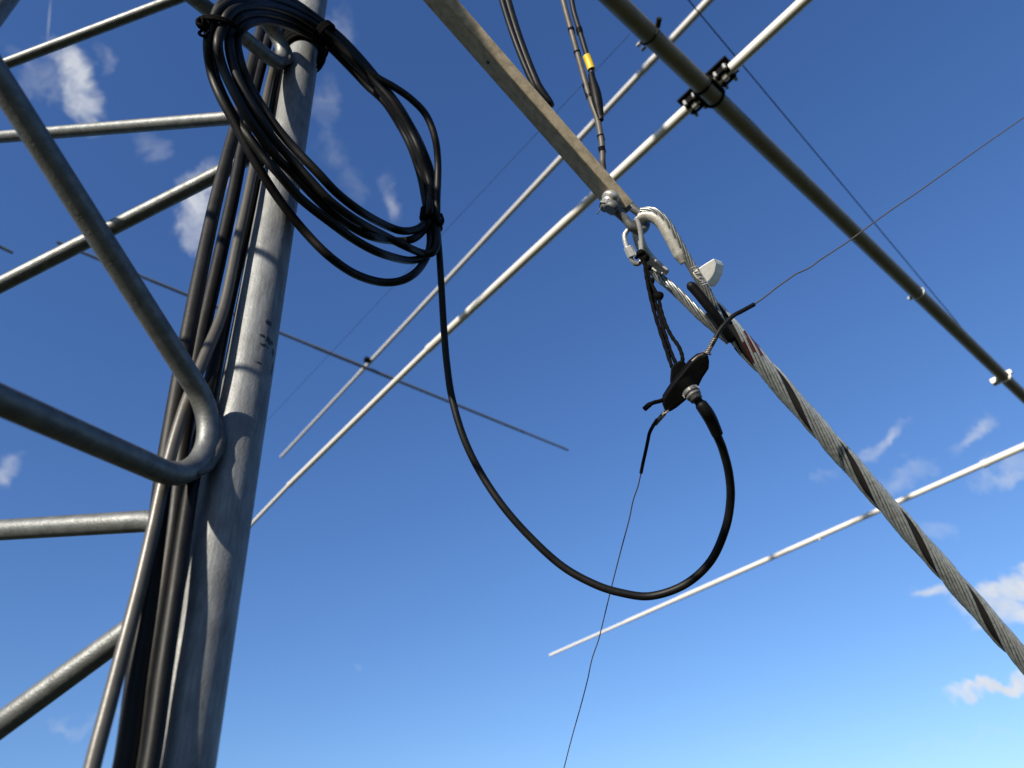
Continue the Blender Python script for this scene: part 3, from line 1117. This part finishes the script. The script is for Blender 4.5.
s1, s2, s3, s4 = along(627, 622), along(681, 598), along(985, 464), along(1024, 445)
mb = MB()
taper_tube(mb, [(q0, q0 + od * s1, .0092), (q0 + od * s1, q0 + od * s2, .0120), (q0 + od * s2, q0 + od * s3, .0137), (q0 + od * (s3 - .01), q0 + od * (s4 + 1.6), .0165)])
el3 = mb.build('element', ALU, yagi)
mb = MB()
c = q0 + od * along(822, 538)
mb.tube([c - od * .012, c + od * .012], .0152, 16)
mb.tube([c - UP * .012 + bdir * .0, c - UP * .022 + bdir * -.004], .005, 8)
mb.build('tube_clamp', ALU, el3)
mb = MB()
mb.tube([q0 + od * (s3 - .012), q0 + od * (s3 + .014)], .0185, 16)
mb.build('tube_clamp', ALU, el3)
# truss wire above the boom and its clamps
mb = MB()
t0 = H(998, 377, HA)
t_up = P(700, 14, (t0 - O).dot(R @ Vector((0, 0, -1))) * .62)
t_top = t0 + (t_up - t0) * 1.5
mb.tube([t0, H(966, 333, HA + .02), t_up, t_top], .0015, 8)
mb.build('truss_wire', CORE, yagi)
mb = MB()
c = p_b0 + bdir * (H(1003, 376.5, HA) - p_b0).dot(bdir)
ring(mb, c, bdir, BR + .002, .004, 24)
mb.box(c + ed * (BR + .010) - UP * .004, bdir * .016, ed * .013, UP * .010)
mb.box(c - ed * (BR + .006) + UP * .004, bdir * .007, ed * .006, UP * .008)
mb.build('end_clamp', ALU, yagi, .003)
mb = MB()
c = p_b0 + bdir * (H(917, 293, HA) - p_b0).dot(bdir)
ring(mb, c, bdir, BR, .002, 24)
mb.tube([c + ed * (BR - .002) - UP * .002, c + ed * (BR + .008) - UP * .005], .007, 10)
mb.build('boom_bolt', ALU, yagi)
mb = MB()
c = p_b0 + bdir * (H(650, 35, HA) - p_b0).dot(bdir)
ring(mb, c, bdir, BR + .0015, .0022, 24)
mb.tube([c - ed * (BR + .001), c - ed * (BR + .016) - bdir * .012], .006, 8)
mb.build('hose_clamp', CORE, yagi)
for dx in (0, .016):
    mb = MB()
    mb.tube([c + ed * (BR + .002) + bdir * (dx - .004), c + ed * (BR + .013) + bdir * (dx - .004)], .0042, 10)
    mb.build('bolt', BRIGHT, yagi)
mb = MB()
ws = H(630, 34, HA)
we = ws + ed * 1.9
mb.tube([ws, we], .0005, 6)
mb.build('thin_element', CORE, yagi)

# ------------------------------------------------------------------ upper beam antenna, further away
HF = 4.0
far = thing('beam_antenna', 'distant beam antenna high above, a thin grey boom crossed by a pale element', 'antenna', H(367, 360, HF))
f0, f1 = H(57, 242, HF), H(568, 450, HF)
fdv = (f1 - f0).normalized()
mb = MB()


def fa(x, y):
    return f0 + fdv * (H(x, y, HF) - f0).dot(fdv)


taper_tube(mb, [(f0, fa(150, 282), .011), (fa(150, 282), fa(318, 341), .0125), (fa(318, 341), fa(405, 376), .015), (fa(405, 376), fa(525, 432), .0135), (fa(525, 432), f1, .0115)], 12)
mb.build('boom', BOOMFAR, far)
g0, g1 = H(281, 457, HF + .03), H(712, -3, HF + .03)
gdv = (g1 - g0).normalized()


def gl(x, y):
    return g0 + gdv * (H(x, y, HF + .03) - g0).dot(gdv)


mb = MB()
taper_tube(mb, [(g0, gl(355, 373), .0145), (gl(355, 373), gl(415, 308), .017), (gl(415, 308), gl(478, 238), .0185), (gl(478, 238), gl(638, 66), .0205), (gl(638, 66), g1 + gdv * 1.4, .0235)], 14)
mb.build('element', ALUFAR, far)
mb = MB()
c = H(367, 360, HF + .01)
mb.box(c, fdv * .024, gdv * .022, UP * .02)
mb.build('mounting_plate', PLAST, far, .005)
rod = MB()
r0, r1 = H(-60, 218, 4.4), H(13, 253, 4.4)
rod.tube([r0, r1], .012, 10)
ro = rod.build('antenna_rod', BOOM)
tag(ro, 'short end of a thin dark antenna rod at the far left behind the tower', 'antenna rod')

# ------------------------------------------------------------------ cables hanging behind the steel arm
HCG = 'cables hanging down behind the steel arm'


AWAY = (end - O).normalized()


def on_arm(s_, lift=0., side=0.):
    return end - bd * s_ + bu * (bh * .5) + AWAY * (.022 + lift) + bn * side


for (off, m, lab) in ((0, BLACK, 'thicker of the two black cables dropping together behind the steel arm'), (1, BLACK, 'thinner black cable lying against a thicker one above the steel arm')):
    if off == 0:
        ctrl = [P(480, -110, .86), P(497, -40, .83), P(508, 2, .81), P(517, 32, .79), P(527, 60, .775), P(537, 84, .765), P(546, 103, .76)]
        r = .0047
    else:
        ctrl = [P(474, -110, .86), P(491, -40, .83), P(502.5, 2, .805), P(512, 32, .785), P(523, 61, .772), P(534, 86, .764), P(543, 105, .763)]
        r = .0034
    ctrl += [on_arm(.235, .004, .002 - .004 * off), on_arm(.30, .0, .002 - .008 * off), on_arm(.6, .0, .002 - .008 * off)]
    mb = MB()
    mb.tube(smooth(ctrl, 8), r, 12)
    tag(mb.build('feed_cable', m), lab, 'cable', HCG)

tw = thing('taped_cable_pair', 'two grey cables taped together with a yellow sleeve on one of them', 'cable', P(603, 165, .80), HCG)
pairL = [(552, -60, .95), (561, -10, .92), (565, 8, .91), (571, 30, .90), (577, 52, .89), (583, 74, .88), (588, 92, .87), (592, 104, .865), (597, 118, .855), (600, 132, .845), (602, 146, .838), (602.5, 160, .832), (601, 172, .828)]
pairR = [(562, -60, .95), (570, -10, .92), (574, 12, .91), (580, 32, .90), (586, 52, .89), (589, 62, .885), (592, 74, .88), (595, 88, .87), (598, 102, .86), (600, 112, .855), (601, 120, .85)]
for pr, r, m in ((pairL, .0036, GREYCAB), (pairR, .0034, DULL)):
    mb = MB()
    mb.tube(smooth([P(*p) for p in pr] + ([on_arm(.055, .008), on_arm(.10), on_arm(.5)] if pr is pairL else []), 6), r, 12)
    mb.build('cable', m, tw)
mb = MB()
ys = smooth([P(586.5, 56, .886), P(589, 62, .884), P(591.5, 69.5, .881)], 6)
mb.tube(ys, .0050, 14)
mb.build('yellow_sleeve', YEL, tw)
mb = MB()
tpp = smooth([P(591, 74, .878), P(593.5, 84, .872), P(595.5, 92, .867), P(597.5, 102, .861), P(599, 110, .857), P(600.5, 118, .852)], 6)
mb.tube(tpp, [.0038 + .0028 * math.sin(math.pi * i / (len(tpp) - 1)) for i in range(len(tpp))], 14)
mb.build('tape_wrap', TAPE, tw)
mb = MB()
tpp = smooth([P(585.5, 84, .876), P(590, 98, .868)], 6)
mb.tube(tpp, .0045, 12)
mb.build('tape_wrap', TAPE, tw)
for (x, y, z) in ((571.5, 31, .90), (577.5, 54, .89), (579.5, 31, .90), (602, 150, .836), (601, 138, .843)):
    mb = MB()
    c = P(x, y, z)
    ax3 = (P(x + 5, y + 20, z) - c).normalized()
    mb.tube([c - ax3 * .004, c + ax3 * .004], .0042, 12)
    mb.build('tape_wrap', TAPE, tw)

for o in bpy.data.objects:
    if '_base' in o:
        del o['_base']
for m in bpy.data.materials:
    if '_mix' in m:
        del m['_mix']
